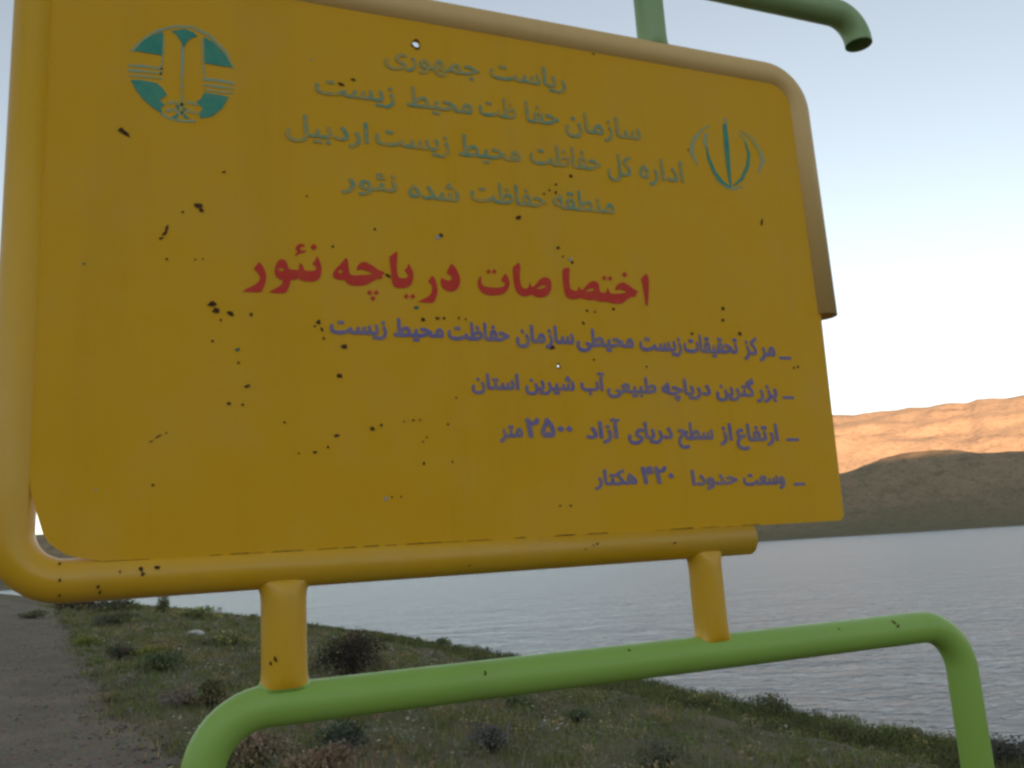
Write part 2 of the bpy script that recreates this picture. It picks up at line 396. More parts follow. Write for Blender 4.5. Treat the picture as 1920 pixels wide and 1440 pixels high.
def ragged(cx, cz, r, n=9, s=1, el=1.0, rot=0.0, jag=.3):
    rg = random.Random(s); pts = []
    for k in range(n):
        a = 2 * math.pi * k / n; q = r * (1 + rg.uniform(-jag, jag))
        u, v = q * math.cos(a) * el, q * math.sin(a) / max(el, .6) ** .5
        pts.append((cx + u * math.cos(rot) - v * math.sin(rot), cz + u * math.sin(rot) + v * math.cos(rot)))
    return pts
holes = [(780, 83, .0085), (1047, 686, .0038)]
panel = part('panel', fill('panel', [outline] + [ragged(*PP(x, y), r, 8, 3 + k, 1, 0, .2) for k, (x, y, r) in enumerate(holes)], YP, .005), MAT_YPANEL)
lay = [0]
def decal(name, loops, mat, parent=panel, off=.0012):
    o = link(name, fill(name, loops, YP - off), mat, parent)
    o.data.transform(Matrix.Translation(Vector(-SL))); return o

# --- lettering: Persian shaped by hand into presentation forms, right to left
FORMS = {'ا': 'ﺍﺎ', 'آ': 'ﺁﺂ', 'ب': 'ﺏﺐﺑﺒ', 'ت': 'ﺕﺖﺗﺘ', 'ج': 'ﺝﺞﺟﺠ', 'چ': 'ﭺﭻﭼﭽ', 'ح': 'ﺡﺢﺣﺤ', 'خ': 'ﺥﺦﺧﺨ',
         'د': 'ﺩﺪ', 'ر': 'ﺭﺮ', 'ز': 'ﺯﺰ', 'س': 'ﺱﺲﺳﺴ', 'ش': 'ﺵﺶﺷﺸ', 'ص': 'ﺹﺺﺻﺼ', 'ط': 'ﻁﻂﻃﻄ', 'ظ': 'ﻅﻆﻇﻈ', 'ع': 'ﻉﻊﻋﻌ',
         'ف': 'ﻑﻒﻓﻔ', 'ق': 'ﻕﻖﻗﻘ', 'ک': 'ﮎﮏﮐﮑ', 'گ': 'ﮒﮓﮔﮕ', 'ل': 'ﻝﻞﻟﻠ', 'م': 'ﻡﻢﻣﻤ', 'ن': 'ﻥﻦﻧﻨ', 'و': 'ﻭﻮ', 'ه': 'ﻩﻪﻫﻬ',
         'ی': 'ﯼﯽﯾﯿ', 'ئ': 'ﺉﺊﺋﺌ'}
def shape(word):
    out = []           # isolated letters use the base character
    for k, ch in enumerate(word):
        f = FORMS.get(ch)
        if not f: out.append(ch); continue
        prev = k > 0 and len(FORMS.get(word[k - 1], '')) == 4
        nxt = len(f) == 4 and k + 1 < len(word) and word[k + 1] in FORMS
        out.append(f[3 if nxt else 1] if prev else (f[2] if nxt else ch))
    if all(c in '۰۱۲۳۴۵۶۷۸۹' for c in word): return word
    return ''.join(out[::-1])
from mathutils.geometry import delaunay_2d_cdt
def word_mesh(word):
    """triangulated glyph outlines, filled by winding number"""
    cu = bpy.data.curves.new('w', 'FONT'); cu.body = shape(word); cu.resolution_u = 4; cu.fill_mode = 'NONE'
    o = bpy.data.objects.new('w', cu); COL.objects.link(o)
    dg = bpy.context.evaluated_depsgraph_get(); dg.update()
    me = bpy.data.meshes.new_from_object(o.evaluated_get(dg)); bpy.data.objects.remove(o); bpy.data.curves.remove(cu)
    co = np.array([v.co[:] for v in me.vertices]); ed = np.array([e.vertices[:] for e in me.edges]); bpy.data.meshes.remove(me)
    nxt = {}                                             # walk every closed outline in one direction
    for i, j in ed: nxt.setdefault(i, []).append(j); nxt.setdefault(j, []).append(i)
    seen, segs = set(), []
    for st in range(len(co)):
        if st in seen or st not in nxt: continue
        prev, cur = st, max(nxt[st], key=lambda q: q == st + 1); seen.add(st); segs.append((st, cur))
        while cur != st:
            seen.add(cur); n2 = [q for q in nxt[cur] if q != prev]; prev, cur = cur, (n2[0] if n2 else st); segs.append((prev, cur))
    vs_, _, fs_, _, _, _ = delaunay_2d_cdt([Vector((p[0], p[1])) for p in co], [tuple(map(int, e)) for e in segs], [], 0, 1e-6)
    V2 = np.array([v[:] for v in vs_]); A = co[[e[0] for e in segs]]; Bv = co[[e[1] for e in segs]]
    keep = []
    for f in fs_:
        c = V2[list(f)].mean(0)
        up = (A[:, 1] <= c[1]) & (Bv[:, 1] > c[1]); dn = (A[:, 1] > c[1]) & (Bv[:, 1] <= c[1])
        side = (Bv[:, 0] - A[:, 0]) * (c[1] - A[:, 1]) - (c[0] - A[:, 0]) * (Bv[:, 1] - A[:, 1])
        if int((up & (side > 0)).sum()) - int((dn & (side < 0)).sum()) != 0: keep.append(tuple(f))
    return V2, keep
def text_line(words, size_px, mat, bold, dash=None, off=.0010):
    """words: (text, left px, right px, baseline px at the word's middle); size_px: height of an alef; bold: pen widening in em"""
    for word, x0, x1, yb in words:
        co, fc = word_mesh(word)
        xm = (x0 + x1) / 2; c = PP(xm, yb)
        wL, wR = PP(x0, yb)[0], PP(x1, yb)[0]
        kz = (PP(xm, yb - size_px)[1] - c[1]) / .714 * (1.18 if word[0] in '۲۴' else 1)
        a, b = co[:, 0].min(), co[:, 0].max(); kx = (wR - wL) / (b - a); V, Fc = [], []
        steps = [(0, 0)] + ([(bold * math.cos(t), bold * math.sin(t)) for t in np.arange(8) * math.pi / 4] if bold else [])
        for q, (dx, dz) in enumerate(steps):
            X = wL + (co[:, 0] - a + dx) * kx; Zz = c[1] + (co[:, 1] + dz) * kz; base = len(V)
            V += [(x, YP - off - .00008 * q, z) for x, z in zip(X, Zz)]; Fc += [tuple(base + i for i in f) for f in fc]
        me = pydata('painted_word', V, Fc); me.transform(Matrix.Translation(Vector(-SL))); link('painted_word', me, mat, panel)
    if dash:
        x0, x1, yb = dash; a, b = PP(x0, yb), PP(x1, yb); t = .0035
        V = [(a[0], YP - off, a[1] - t), (b[0], YP - off, a[1] - t), (b[0], YP - off, a[1] + t), (a[0], YP - off, a[1] + t)]
        me = pydata('painted_dash', V, [(0, 1, 2, 3)]); me.transform(Matrix.Translation(Vector(-SL))); link('painted_dash', me, mat, panel)
def zm(ox, oy, k, rows): return [(t, ox + a * k, ox + b * k, oy + y * k) for t, a, b, y in rows]
G = lambda rows: zm(500, 60, 820 / 1920, rows)
B = lambda rows: zm(560, 560, 1000 / 1920, rows)
text_line(G([('ریاست', 985, 1310, 225), ('جمهوری', 520, 930, 165)]), 34, MAT_TEXTG, .020)
text_line(G([('سازمان', 1315, 1640, 452), ('حفا', 1140, 1282, 402), ('ظت', 935, 1095, 372), ('محیط', 620, 900, 342), ('زیست', 215, 560, 290)]), 36, MAT_TEXTG, .020)
text_line(G([('اداره', 1640, 1830, 650), ('کل', 1500, 1605, 628), ('حفاظت', 1160, 1465, 592), ('محیط', 845, 1112, 555), ('زیست', 480, 800, 510), ('اردبیل', 85, 445, 468)]), 38, MAT_TEXTG, .020)
text_line(G([('منطقه', 1260, 1525, 785), ('حفاظت', 900, 1225, 755), ('شده', 625, 845, 735), ('نئور', 330, 570, 692)]), 36, MAT_TEXTG, .020)
d = 1000 / 1920
text_line(B([('مر', 1660, 1715, 205), ('کز', 1605, 1652, 200), ('تحقیقات', 1390, 1580, 193), ('زیست', 1230, 1378, 186), ('محیطی', 1003, 1205, 172), ('سازمان', 785, 990, 158), ('حفاظت', 540, 757, 148), ('محیط', 345, 520, 136), ('زیست', 115, 315, 126)]), 31, MAT_BLUE, .038, (560 + 1730 * d, 560 + 1772 * d, 560 + 213 * d))
text_line(B([('بزر', 1650, 1722, 355), ('گترین', 1505, 1642, 350), ('دریاچه', 1310, 1482, 345), ('طبیعی', 1113, 1287, 338), ('آب', 1018, 1102, 330), ('شیرین', 818, 992, 328), ('استان', 625, 792, 325)]), 28, MAT_BLUE, .038, (560 + 1742 * d, 560 + 1782 * d, 560 + 356 * d))
text_line(B([('ارتفاع', 1578, 1726, 510), ('از', 1518, 1560, 508), ('سطح', 1368, 1492, 505), ('دریای', 1188, 1345, 503), ('آزاد', 1038, 1157, 501), ('۲۵۰۰', 822, 985, 497), ('متر', 725, 806, 497)]), 30, MAT_BLUE, .038, (560 + 1755 * d, 560 + 1800 * d, 560 + 508 * d))
text_line(B([('وسعت', 1603, 1750, 668), ('حدودا', 1418, 1580, 668), ('۴۲۰', 1238, 1350, 664), ('هکتار', 1068, 1217, 668)]), 27, MAT_BLUE, .038, (560 + 1783 * d, 560 + 1822 * d, 560 + 668 * d))

# --- red heading, each stroke group an outline of the brush lettering
def smooth_loop(pts, sub=4):
    n = len(pts); out = []
    for k in range(n):
        p0, p1, p2, p3 = (np.array(pts[(k + j) % n], float) for j in (-1, 0, 1, 2))
        for s in range(sub):
            t = s / sub
            out.append(tuple(.5 * ((2 * p1) + (p2 - p0) * t + (2 * p0 - 5 * p1 + 4 * p2 - p3) * t * t + (3 * p1 - p0 - 3 * p2 + p3) * t ** 3)))
    return out
kz = 420 / 1920
def dot(x, y, r=24): return [(x - r, y), (x, y - r), (x + r, y), (x, y + r)]
HEAD = [
 (440, [[(205,240),(180,270),(165,295),(195,325),(215,360),(210,395),(170,430),(80,478),(85,490),(215,492),(245,460),(265,400),(268,340),(250,290),(225,250)],
  [(400,210),(365,235),(345,290),(345,340),(370,375),(410,395),(405,420),(370,450),(305,485),(310,497),(420,503),(450,480),(475,420),(480,395),(520,385),(550,375),(575,395),(630,402),(690,400),(725,375),(742,330),(742,270),(725,220),(705,185),(690,220),(665,250),(695,275),(690,305),(650,310),(600,305),(585,270),(565,245),(550,265),(548,300),(500,300),(465,290),(450,245),(430,220)],
  [(368,300),(400,284),(430,300),(400,316)], dot(677,108,30),
  [(555,80),(530,100),(522,130),(540,145),(520,165),(520,182),(555,165),(605,148),(608,135),(570,135),(560,120),(575,105),(600,100),(590,82)]]),
 (440, [[(955,200),(930,225),(905,255),(870,290),(840,335),(850,370),(890,388),(940,390),(965,420),(1010,437),(1090,437),(1140,425),(1180,400),(1230,378),(1262,375),(1262,350),(1285,325),(1230,300),(1180,265),(1130,238),(1085,238),(1050,275),(1050,310),(1075,300),(1110,305),(1160,325),(1170,340),(1100,345),(1030,350),(990,340),(980,310),(975,260),(968,220)],
  [(885,318),(905,296),(926,318),(905,336)], dot(1157,497), dot(1213,497), dot(1185,548),
  [(1385,148),(1340,180),(1325,200),(1335,280),(1345,380),(1355,430),(1385,455),(1450,458),(1500,440),(1525,400),(1530,330),(1510,280),(1490,250),(1475,285),(1455,310),(1480,335),(1480,365),(1440,375),(1405,365),(1395,330),(1390,280),(1392,220),(1395,160)],
  dot(1470,530,24), dot(1525,530,24),
  [(1690,355),(1665,390),(1660,405),(1685,430),(1690,475),(1665,525),(1580,570),(1585,578),(1690,585),(1720,555),(1738,490),(1730,420),(1710,370)]]),
 (820, [[(115,255),(95,290),(80,330),(110,350),(125,375),(100,395),(55,380),(35,370),(28,410),(40,450),(80,482),(130,487),(175,460),(195,410),(190,360),(165,300),(140,265)]]),
 (820, [[(580,335),(555,375),(550,395),(580,420),(570,440),(520,455),(440,450),(390,435),(375,400),(378,365),(365,360),(345,400),(350,450),(375,490),(420,515),(490,520),(560,510),(600,475),(620,420),(605,365)],
  dot(437,317,22), dot(487,317,22),
  [(695,240),(665,265),(645,285),(650,370),(660,440),(680,490),(720,525),(770,528),(810,515),(850,535),(900,538),(950,515),(975,470),(975,410),(960,380),(925,365),(890,375),(860,405),(825,445),(805,440),(792,410),(785,430),(775,455),(740,460),(715,430),(705,350),(710,280)],
  [(850,462),(890,440),(920,435),(930,445),(910,458),(880,465)]]),
 (820, [[(1130,285),(1090,290),(1070,310),(1075,400),(1085,470),(1100,525),(1140,553),(1190,553),(1230,545),(1290,560),(1350,560),(1390,575),(1450,575),(1500,590),(1570,592),(1610,570),(1650,540),(1700,530),(1700,510),(1720,490),(1680,465),(1640,435),(1600,412),(1560,415),(1530,445),(1525,475),(1560,470),(1600,480),(1620,495),(1560,505),(1490,505),(1470,480),(1460,455),(1450,475),(1440,495),(1395,490),(1385,440),(1365,405),(1325,400),(1290,420),(1260,455),(1235,475),(1215,445),(1205,460),(1195,480),(1160,475),(1140,460),(1130,400),(1130,330)],
  [(1270,485),(1305,465),(1335,460),(1340,475),(1310,487)], dot(1428,372,22), dot(1478,375,22), dot(1603,343,25),
  [(1790,335),(1755,365),(1745,380),(1760,440),(1775,540),(1785,605),(1800,605),(1808,540),(1812,440),(1810,380)]]),
]
for ox, lps in HEAD:
    loops = []
    for lp in lps:
        q = [(ox + x * kz, 440 + y * kz) for x, y in lp]
        loops.append([PP(*p) for p in (smooth_loop(q, 3) if len(q) > 4 else q)])
    decal('heading_word', loops, MAT_RED)

# --- round emblem at the upper left: halved teal disc with a wing-like figure
E3 = lambda pts: [PP(x / 3, y / 3) for x, y in pts]
def stroke(pts, wd):
    """outline of a brush stroke along pixel points with half-widths wd"""
    P = np.array(pts, float); n = len(P); Lf, Rt = [], []
    for k in range(n):
        t = P[min(k + 1, n - 1)] - P[max(k - 1, 0)]; t /= np.linalg.norm(t) + 1e-9; nn = np.array([-t[1], t[0]])
        w_ = wd[k] if hasattr(wd, '__len__') else wd
        Lf.append(P[k] + nn * w_); Rt.append(P[k] - nn * w_)
    return [tuple(p) for p in Lf + Rt[::-1]]
teal = [[(755,287),(800,235),(855,200),(917,178),(912,312)], [(1148,207),(1200,238),(1260,300),(1308,380),(1230,370),(1152,356)],
        [(962,176),(1000,170),(1040,165),(1085,180),(1112,205),(1075,215),(1050,240),(1032,272),(1015,230),(990,195)],
        [(735,450),(800,452),(880,468),(915,495),(940,535),(898,565),(930,590),(905,608),(915,642),(860,608),(800,555),(760,500)],
        [(1148,522),(1220,532),(1288,546),(1250,610),(1195,655),(1128,668),(1120,640),(1140,612),(1105,575),(1130,555)],
        [(960,662),(1000,640),(1000,664)], [(1030,640),(1070,668),(1030,664)], [(985,600),(1008,585),(1005,625)], [(1030,600),(1052,615),(1032,632)]]
pale = [stroke([(1027,262),(1025,400),(1022,640)], [8, 9, 7]),
        stroke([(725,368),(800,372),(915,388)], 7), stroke([(722,396),(810,402),(915,415)], 7), stroke([(728,425),(820,432),(915,442)], 6),
        stroke([(1140,445),(1220,452),(1315,470)], 8), stroke([(1142,478),(1225,488),(1315,498)], 7), stroke([(1145,505),(1220,515),(1310,525)], 6),
        stroke([(740,290),(800,225),(880,175),(980,150),(1080,152),(1180,200),(1270,290),(1318,390)], 7),
        stroke([(940,580),(990,575),(1020,590),(1060,575),(1115,590)], 9), stroke([(930,625),(975,615),(1010,640),(1070,625),(1115,640)], 9),
        stroke([(905,640),(960,668),(1030,682),(1100,682)], 7), stroke([(920,190),(918,300),(905,420)], 5), stroke([(1140,215),(1142,340),(1150,430)], 5)]
for p in teal: decal('emblem_shape', [E3(p)], MAT_TEAL)
for p in pale: decal('emblem_line', [E3(p)], MAT_PALE, off=.0008)
# --- national emblem at the upper right: sword stroke between crescents
k2 = 820 / 1905
Q = lambda pts: [PP(1100 + x * k2, y * k2) for x, y in pts]
decal('tulip_emblem', [Q(stroke([(600,540),(606,600),(616,720),(627,818)], [8, 11, 9, 4]))], MAT_TEAL)
for p, w_ in (([(522,640),(530,690),(555,750),(590,795),(622,815)], [3, 6, 8, 7, 3]), ([(690,620),(706,670),(700,725),(675,780),(638,812)], [3, 6, 8, 7, 3])):
    decal('tulip_emblem', [Q(stroke(p, w_))], MAT_TEAL)
for p, w_ in (([(535,545),(490,575),(460,620),(458,670),(485,720)], [3, 8, 10, 8, 3]), ([(520,580),(515,615),(522,650)], [8, 12, 5]), ([(665,565),(715,600),(752,650),(768,705),(745,755)], [3, 8, 10, 9, 3]), ([(665,585),(690,610),(700,650)], [4, 7, 4]), ([(560,780),(600,812),(640,825),(680,812)], [3, 5, 5, 3]), ([(598,515),(612,545)], [6, 6])):
    decal('tulip_emblem', [Q(stroke(p, w_))], MAT_PALE, off=.0008)

# --- chips, rust spots and scratches on the panel: photo x, y, radius px, stretch, turn
CH = [(65,22,5,1,0),(230,246,10,1.5,-.6),(238,252,7,1.3,-.6),(372,386,9,1.3,0),(378,395,7,1,0),(343,398,4,1,0),(313,428,6,1.6,1.3),(309,437,6,1.8,.9),(302,447,5,1.6,.7),(420,323,4,1.2,0),
 (313,486,4,1,0),(380,486,3,1,0),(366,487,3,1,0),(398,571,11,1.4,0),(405,582,9,1.2,0),(432,588,8,1.4,-.4),(414,600,4,1,0),(471,590,5,1,0),(398,640,4,1,0),(447,680,4,1,.5),(463,724,6,1.5,.4),(430,757,6,1,0),(455,759,4,1.3,.3),
 (287,910,5,1,0),(297,818,4,2.6,.5),(283,828,3,2,.6),(312,812,3,1.5,.4),(597,604,7,1.2,1),(603,618,5,1.5,-1),(590,612,4,1,0),(607,635,4,1,0),(645,650,8,1.3,.3),(637,705,7,1.2,0),(533,792,4,1,0),(590,848,5,1.2,0),(615,838,4,1,0),(630,817,6,1.7,.3),
 (698,804,7,1.2,.2),(715,797,4,1.3,.8),(752,932,3,1,0),(735,932,3,1,0),(1050,948,3,1,0),(1070,948,3,1,0),(1428,418,5,2.2,1.2),(1355,578,5,1,0),(1355,601,4,1,0),(1297,626,4,1,0),(1387,626,5,1,0),(1046,465,5,1,0),(1055,481,3,1,0),(1073,492,4,1.3,.8),
 (827,442,6,1.2,0),(703,430,4,1,0),(624,463,4,1.2,1.3),(727,517,6,1.4,-.8),(793,600,6,1,0),(820,597,5,1.2,0),(832,597,4,1.2,0),(860,597,4,1,0),(873,599,3,1,0),(1100,583,4,1,0),(1115,585,3,1,0),(1150,580,4,1,0),(1093,606,4,1,1.2),(1035,651,7,1.6,0),(640,158,6,1.5,-.3),(662,150,5,1.4,-.3),
 (1042,346,4,1,0),(1070,330,5,1,0),(1020,364,3,1,0),(1042,361,4,1,0),(1030,357,3,1,0),(972,408,6,1.4,.6),(1290,281,3,1,0),(1112,102,3,1,0),(855,746,3,1,0),(1113,675,3,1,0),(800,820,3,1,0),(757,790,3,1,0),(775,788,3,1,0),(787,788,3,1,0),(793,828,3,1,0),(795,869,4,1,0),(848,866,3,1,0),(840,796,3,1,0),(1212,688,3,1,0),(560,850,3,1,0),(575,368,3,1,0),(1488,690,3,1,0),(1496,688,3,1,0)]
for k, (x, y, r, el, rot) in enumerate(CH):
    cx, cz = PP(x, y); s = abs(PP(x + r, y)[0] - cx) * .62
    decal('rust_chip', [ragged(cx, cz, s, 9, 50 + k, el, rot, .35)], MAT_RUST, off=.0016)
for k, (x, y, r, m) in enumerate([(445,656,6,MAT_TEALCHIP),(780,577,6,MAT_TEALCHIP),(158,495,4,MAT_TEALCHIP),(180,918,4,MAT_BARE),(723,935,6,MAT_BARE),(821,445,7,MAT_BARE),(1068,486,5,MAT_BARE),(583,112,3,MAT_BARE)]):
    cx, cz = PP(x, y); s = abs(PP(x + r, y)[0] - cx) * .62
    decal('paint_chip', [ragged(cx, cz, s, 9, 500 + k, 1.2, .3, .3)], m, off=.0014)
for k, (x, y, r) in enumerate(holes):
    c = PP(x, y); decal('rust_ring', [ragged(*c, r * 1.45, 12, 31 + k, 1, 0, .25), ragged(*c, r * 1.02, 12, 33 + k, 1, 0, .05)], MAT_RUST, off=.0014)

for k in range(34):                                   # rusty seam where the sheet meets the bottom pipe
    if random.random() < .3: continue
    x0 = -.10 + k * .0405 + random.uniform(-.01, .01); ln = random.uniform(.020, .060); h = random.uniform(.0006, .0019); zb = ZB + .0288
    decal('rust_seam', [[(x0, zb), (x0 + ln, zb), (x0 + ln * .9, zb + h), (x0 + ln * .55, zb + h * random.uniform(.5, 1.5)), (x0 + ln * .15, zb + h * .8)]], MAT_RUST)

# chips on the pipes: found on the pipe's own surface along the ray
def on_pipe(px, py, r, z=None, x=None):
    d = unit(ray(px, py)); o = EYE
    if z is not None: a0, b0 = o[1] - YS, o[2] - z; a1, b1 = d[1], d[2]
    else: a0, b0 = o[1] - YS, o[0] - x; a1, b1 = d[1], d[0]
    A, Bq, Cq = a1 * a1 + b1 * b1, 2 * (a0 * a1 + b0 * b1), a0 * a0 + b0 * b0 - r * r
    disc = Bq * Bq - 4 * A * Cq
    if disc < 0: return None
    p = o + d * ((-Bq - math.sqrt(disc)) / (2 * A))
    nrm = unit([0, p[1] - YS, p[2] - z]) if z is not None else unit([p[0] - x, p[1] - YS, 0])
    return p, nrm
def pipe_chip(px, py, rpx, r, parent, z=None, x=None, el=1.0, rot=0.0, seed=0):
    h = on_pipe(px, py, r, z, x)
    if h is None: return
    p, nrm = h; s = rpx * np.linalg.norm(p - EYE) / F * .55
    ax = np.array([1., 0, 0]) if z is not None else np.array([0, 0, 1.]); bx_ = np.cross(nrm, ax)
    pts = ragged(0, 0, s, 9, seed, el, rot, .35); V = []
    c = np.array([p[0], YS, z]) if z is not None else np.array([x, YS, p[2]])
    for u, v in pts + [(0, 0)]:
        ang = v / r; n2 = nrm * math.cos(ang) + bx_ * math.sin(ang); base = c + ax * u
        V.append(base + n2 * (r + .0012))
    me = pydata('rust_chip', V, [(k, (k + 1) % 9, 9) for k in range(9)])
    me.transform(Matrix.Translation(Vector(-SL))); link('rust_chip', me, MAT_RUST, parent)
for k, (x, y, s, el, rot) in enumerate([(265,1068,8,1,0),(268,1076,6,1,0),(295,1064,6,1.2,0),(225,1072,4,1,0),(184,1100,5,1,0),(187,1110,4,1.6,1.2),(112,1058,5,1.4,1.4),(112,1088,4,1.6,1.4),(112,1116,4,1,0),(1098,1030,3,1,0),(1120,1020,4,1.5,0),(1112,1022,3,1,0),(1265,1018,4,2,0),(880,1060,3,1,0)]):
    pipe_chip(x, y, s, R0, lower_frame, z=ZB, el=el, rot=rot, seed=700 + k)
for k, (x, y, s, el, rot) in enumerate([(910,1263,6,1.3,1.4),(1180,1220,5,1,0),(1676,1167,5,1.6,-.9),(1684,1174,5,1.6,.5),(1573,1180,3,1,0)]):
    pipe_chip(x, y, s, .0375, stand, z=ZG, el=el, rot=rot, seed=800 + k)
for k, (x, y, s) in enumerate([(517,1236,6),(508,1244,5)]): pipe_chip(x, y, s, .0415, stub_l, x=.203, el=1.5, rot=.5, seed=900 + k)
for k, (x, y, s) in enumerate([(1532,411,4),(1540,420,3),(1528,395,3)]): pipe_chip(x, y, s, R0, upper_frame, x=XR, seed=950 + k)

# ------------------------------------------------------------------ vegetation
def blades(P, hgt, wid, lean, col, nb=1):
    """triangular grass blades rooted at P (n,3); returns verts, faces, colours"""
    n = len(P); a = rng.uniform(0, 6.283, n); l = lean * rng.uniform(.2, 1, n) * hgt; b = rng.uniform(0, 6.283, n)
    dx, dy = np.cos(a) * wid / 2, np.sin(a) * wid / 2
    V = np.zeros((n, 3, 3)); V[:] = P[:, None]
    V[:, 0, 0] -= dx; V[:, 0, 1] -= dy; V[:, 1, 0] += dx; V[:, 1, 1] += dy; V[:, :2, 2] -= .01
    V[:, 2, 0] += np.cos(b) * l; V[:, 2, 1] += np.sin(b) * l; V[:, 2, 2] += hgt
    return V.reshape(-1, 3), np.arange(n * 3).reshape(-1, 3), np.repeat(col, 3, 0)
def palette(n, cols, w, jit=.25):
    c = np.array(cols)[rng.choice(len(cols), n, p=np.array(w) / sum(w))]
    return np.clip(c * (1 + rng.uniform(-jit, jit, (n, 1))) * (1 + rng.uniform(-.1, .1, (n, 3))), 0, 1)
def scatter(n, ymin, ymax, smin=.1, smax=18, power=1.0):
    """random spots on the bank, thinning out with distance"""
    y = ymin * (ymax / ymin) ** rng.uniform(0, 1, n) ** power
    s = rng.uniform(smin, smax, n); x = shore_x(y) - s
    return x, y
def off_path(x, y, slack=.45): return (x > path_edge(y) - slack * rng.uniform(0, 1, len(x)) ** 3 + .36 * nz(y, y * .3, 2.1, 4, 5)) | (x < path_edge(y) - path_w(y) + .2)
OLIVE, GREEN_, TAN, RUSTY, GREY, DARK = (.205, .200, .075), (.165, .195, .060), (.40, .305, .17), (.32, .185, .095), (.25, .245, .165), (.088, .092, .040)
# grass carpet
n = 230000
x, y = scatter(n, 2.2, 70, .0, 20); dens = nz(x, y, 1.4, 3, 4) + .55 * nz(x, y, 5, 2, 6)
s = shore_x(y) - x + .5 * nz(x, y, 9, 3, 1); bare = sstep(5.25, 5.5, s) * sstep(7.0, 6.3, s)
keep = off_path(x, y) & (dens > rng.uniform(-1.0, .6, n)) & (rng.uniform(0, 1, n) > .95 * bare); x, y = x[keep], y[keep]; n = len(x)
s = shore_x(y) - x
lush = sstep(6.5, 4.5, s); patch = nz(x, y, 2.6, 3, 11); tan_ = sstep(.1, .6, nz(x, y, 3.4, 3, 13)) * (1 - lush)
col = palette(n, [OLIVE, GREEN_, GREY], [4, 2.5, 2]); col2 = palette(n, [TAN, RUSTY, OLIVE], [3, 2, 2]); col3 = palette(n, [DARK, GREEN_, OLIVE], [3, 2, 2])
col = col * (1 - tan_[:, None]) + col2 * tan_[:, None]; col = col * (1 - lush[:, None] * .8) + col3 * lush[:, None] * .8
hgt = (.05 + .07 * rng.uniform(0, 1, n) ** 2) * (1 + .5 * np.clip(patch, -.5, 1)) * (1 + .9 * lush) * (1 + .012 * y)
P = np.stack([x, y, ground_h(x, y)], 1)
V, Fc, C = blades(P, hgt, .012 + .0011 * y, .7, col)
tag(link('grass', mesh('grass', V, Fc, C), MAT_LEAF), 'short olive and straw coloured grass covering the bank', 'grass', kind='stuff')
# low leafy weeds between the grass
def leaf_cloud(cen, rad, hgt, nl, size, cols, w):
    """leaf faces spread through low domes; arrays of equal length"""
    n = len(cen); idx = np.repeat(np.arange(n), nl); m = len(idx)
    a = rng.uniform(0, 6.283, m); q = np.sqrt(rng.uniform(0, 1, m)); rr = rad[idx] * q * (1 + .3 * np.sin(a * 3 + idx))
    top = np.sqrt(np.maximum(1 - q * q, .02)) * hgt[idx]
    zc = top * rng.uniform(.15, 1.05, m) ** .6
    c = cen[idx] + np.stack([rr * np.cos(a), rr * np.sin(a), zc], 1)
    d1 = rng.normal(size=(m, 3)); d1 /= np.linalg.norm(d1, axis=1)[:, None]; d1[:, 2] = np.abs(d1[:, 2]) * .8 + .1
    d2 = np.cross(d1, rng.normal(size=(m, 3))); d2 /= np.linalg.norm(d2, axis=1)[:, None]
    sz = (size[idx] if hasattr(size, '__len__') else size) * rng.uniform(.6, 1.4, m); L = d1 * sz[:, None]; W = d2 * sz[:, None] * .28
    V = np.stack([c - L * .5, c + W, c + L * .6, c - W], 1).reshape(-1, 3)
    base = palette(n, cols, w, .2)[idx] * (1 + rng.uniform(-.3, .3, (m, 1)))
    return V, np.arange(m * 4).reshape(-1, 4), np.repeat(np.clip(base, 0, 1), 4, 0)
def weeds(n, ymin, ymax, smin, smax, label, cols, w, hr, rr, nl, seed):
    x, y = scatter(n, ymin, ymax, smin, smax); k = off_path(x, y, .05) & (nz(x, y, 2.2, 3, seed) > -.25); x, y = x[k], y[k]
    cen = np.stack([x, y, ground_h(x, y) - .01], 1); m = len(x)
    V, Fc, C = leaf_cloud(cen, rng.uniform(*rr, m), rng.uniform(*hr, m), nl, .022 + .0013 * y, cols, w)
    return tag(link('weeds', mesh('weeds', V, Fc, C), MAT_LEAF), label, 'weeds', kind='stuff')
weeds(2600, 4, 45, 6, 16, 'low olive green weeds scattered over the upper bank', [OLIVE, GREEN_, GREY, TAN], [3, 3, 3, 1], (.06, .20), (.08, .26), 46, 15)
weeds(1500, 8, 60, .1, 5.6, 'dark lush weeds on the slope down to the water', [DARK, GREEN_, OLIVE], [4, 2, 1], (.10, .32), (.14, .40), 60, 18)
# white flowers
x, y = scatter(2600, 6, 34, 5.8, 15); k = off_path(x, y, 0) & (nz(x, y, 3.2, 2, 21) > .25); x, y = x[k], y[k]; n = len(x)
zf = ground_h(x, y) + rng.uniform(.07, .19, n); c = np.stack([x, y, zf], 1); rf = rng.uniform(.009, .018, n) * (1 + .02 * y)
ang = np.arange(6) * math.pi / 3; V = np.zeros((n, 6, 3)); tl = rng.normal(size=(n, 2)) * .35
V[:, :, 0] = c[:, None, 0] + rf[:, None] * np.cos(ang); V[:, :, 1] = c[:, None, 1] + rf[:, None] * np.sin(ang)
V[:, :, 2] = c[:, None, 2] + rf[:, None] * (np.cos(ang) * tl[:, :1] + np.sin(ang) * tl[:, 1:])
C = np.repeat(palette(n, [(.55, .55, .44), (.50, .47, .27)], [4, 1], .12), 6, 0)
tag(link('wildflowers', mesh('wildflowers', V.reshape(-1, 3), np.arange(n * 6).reshape(-1, 6), C), MAT_LEAF), 'small white wildflowers sprinkled through the grass', 'flowers', kind='stuff')
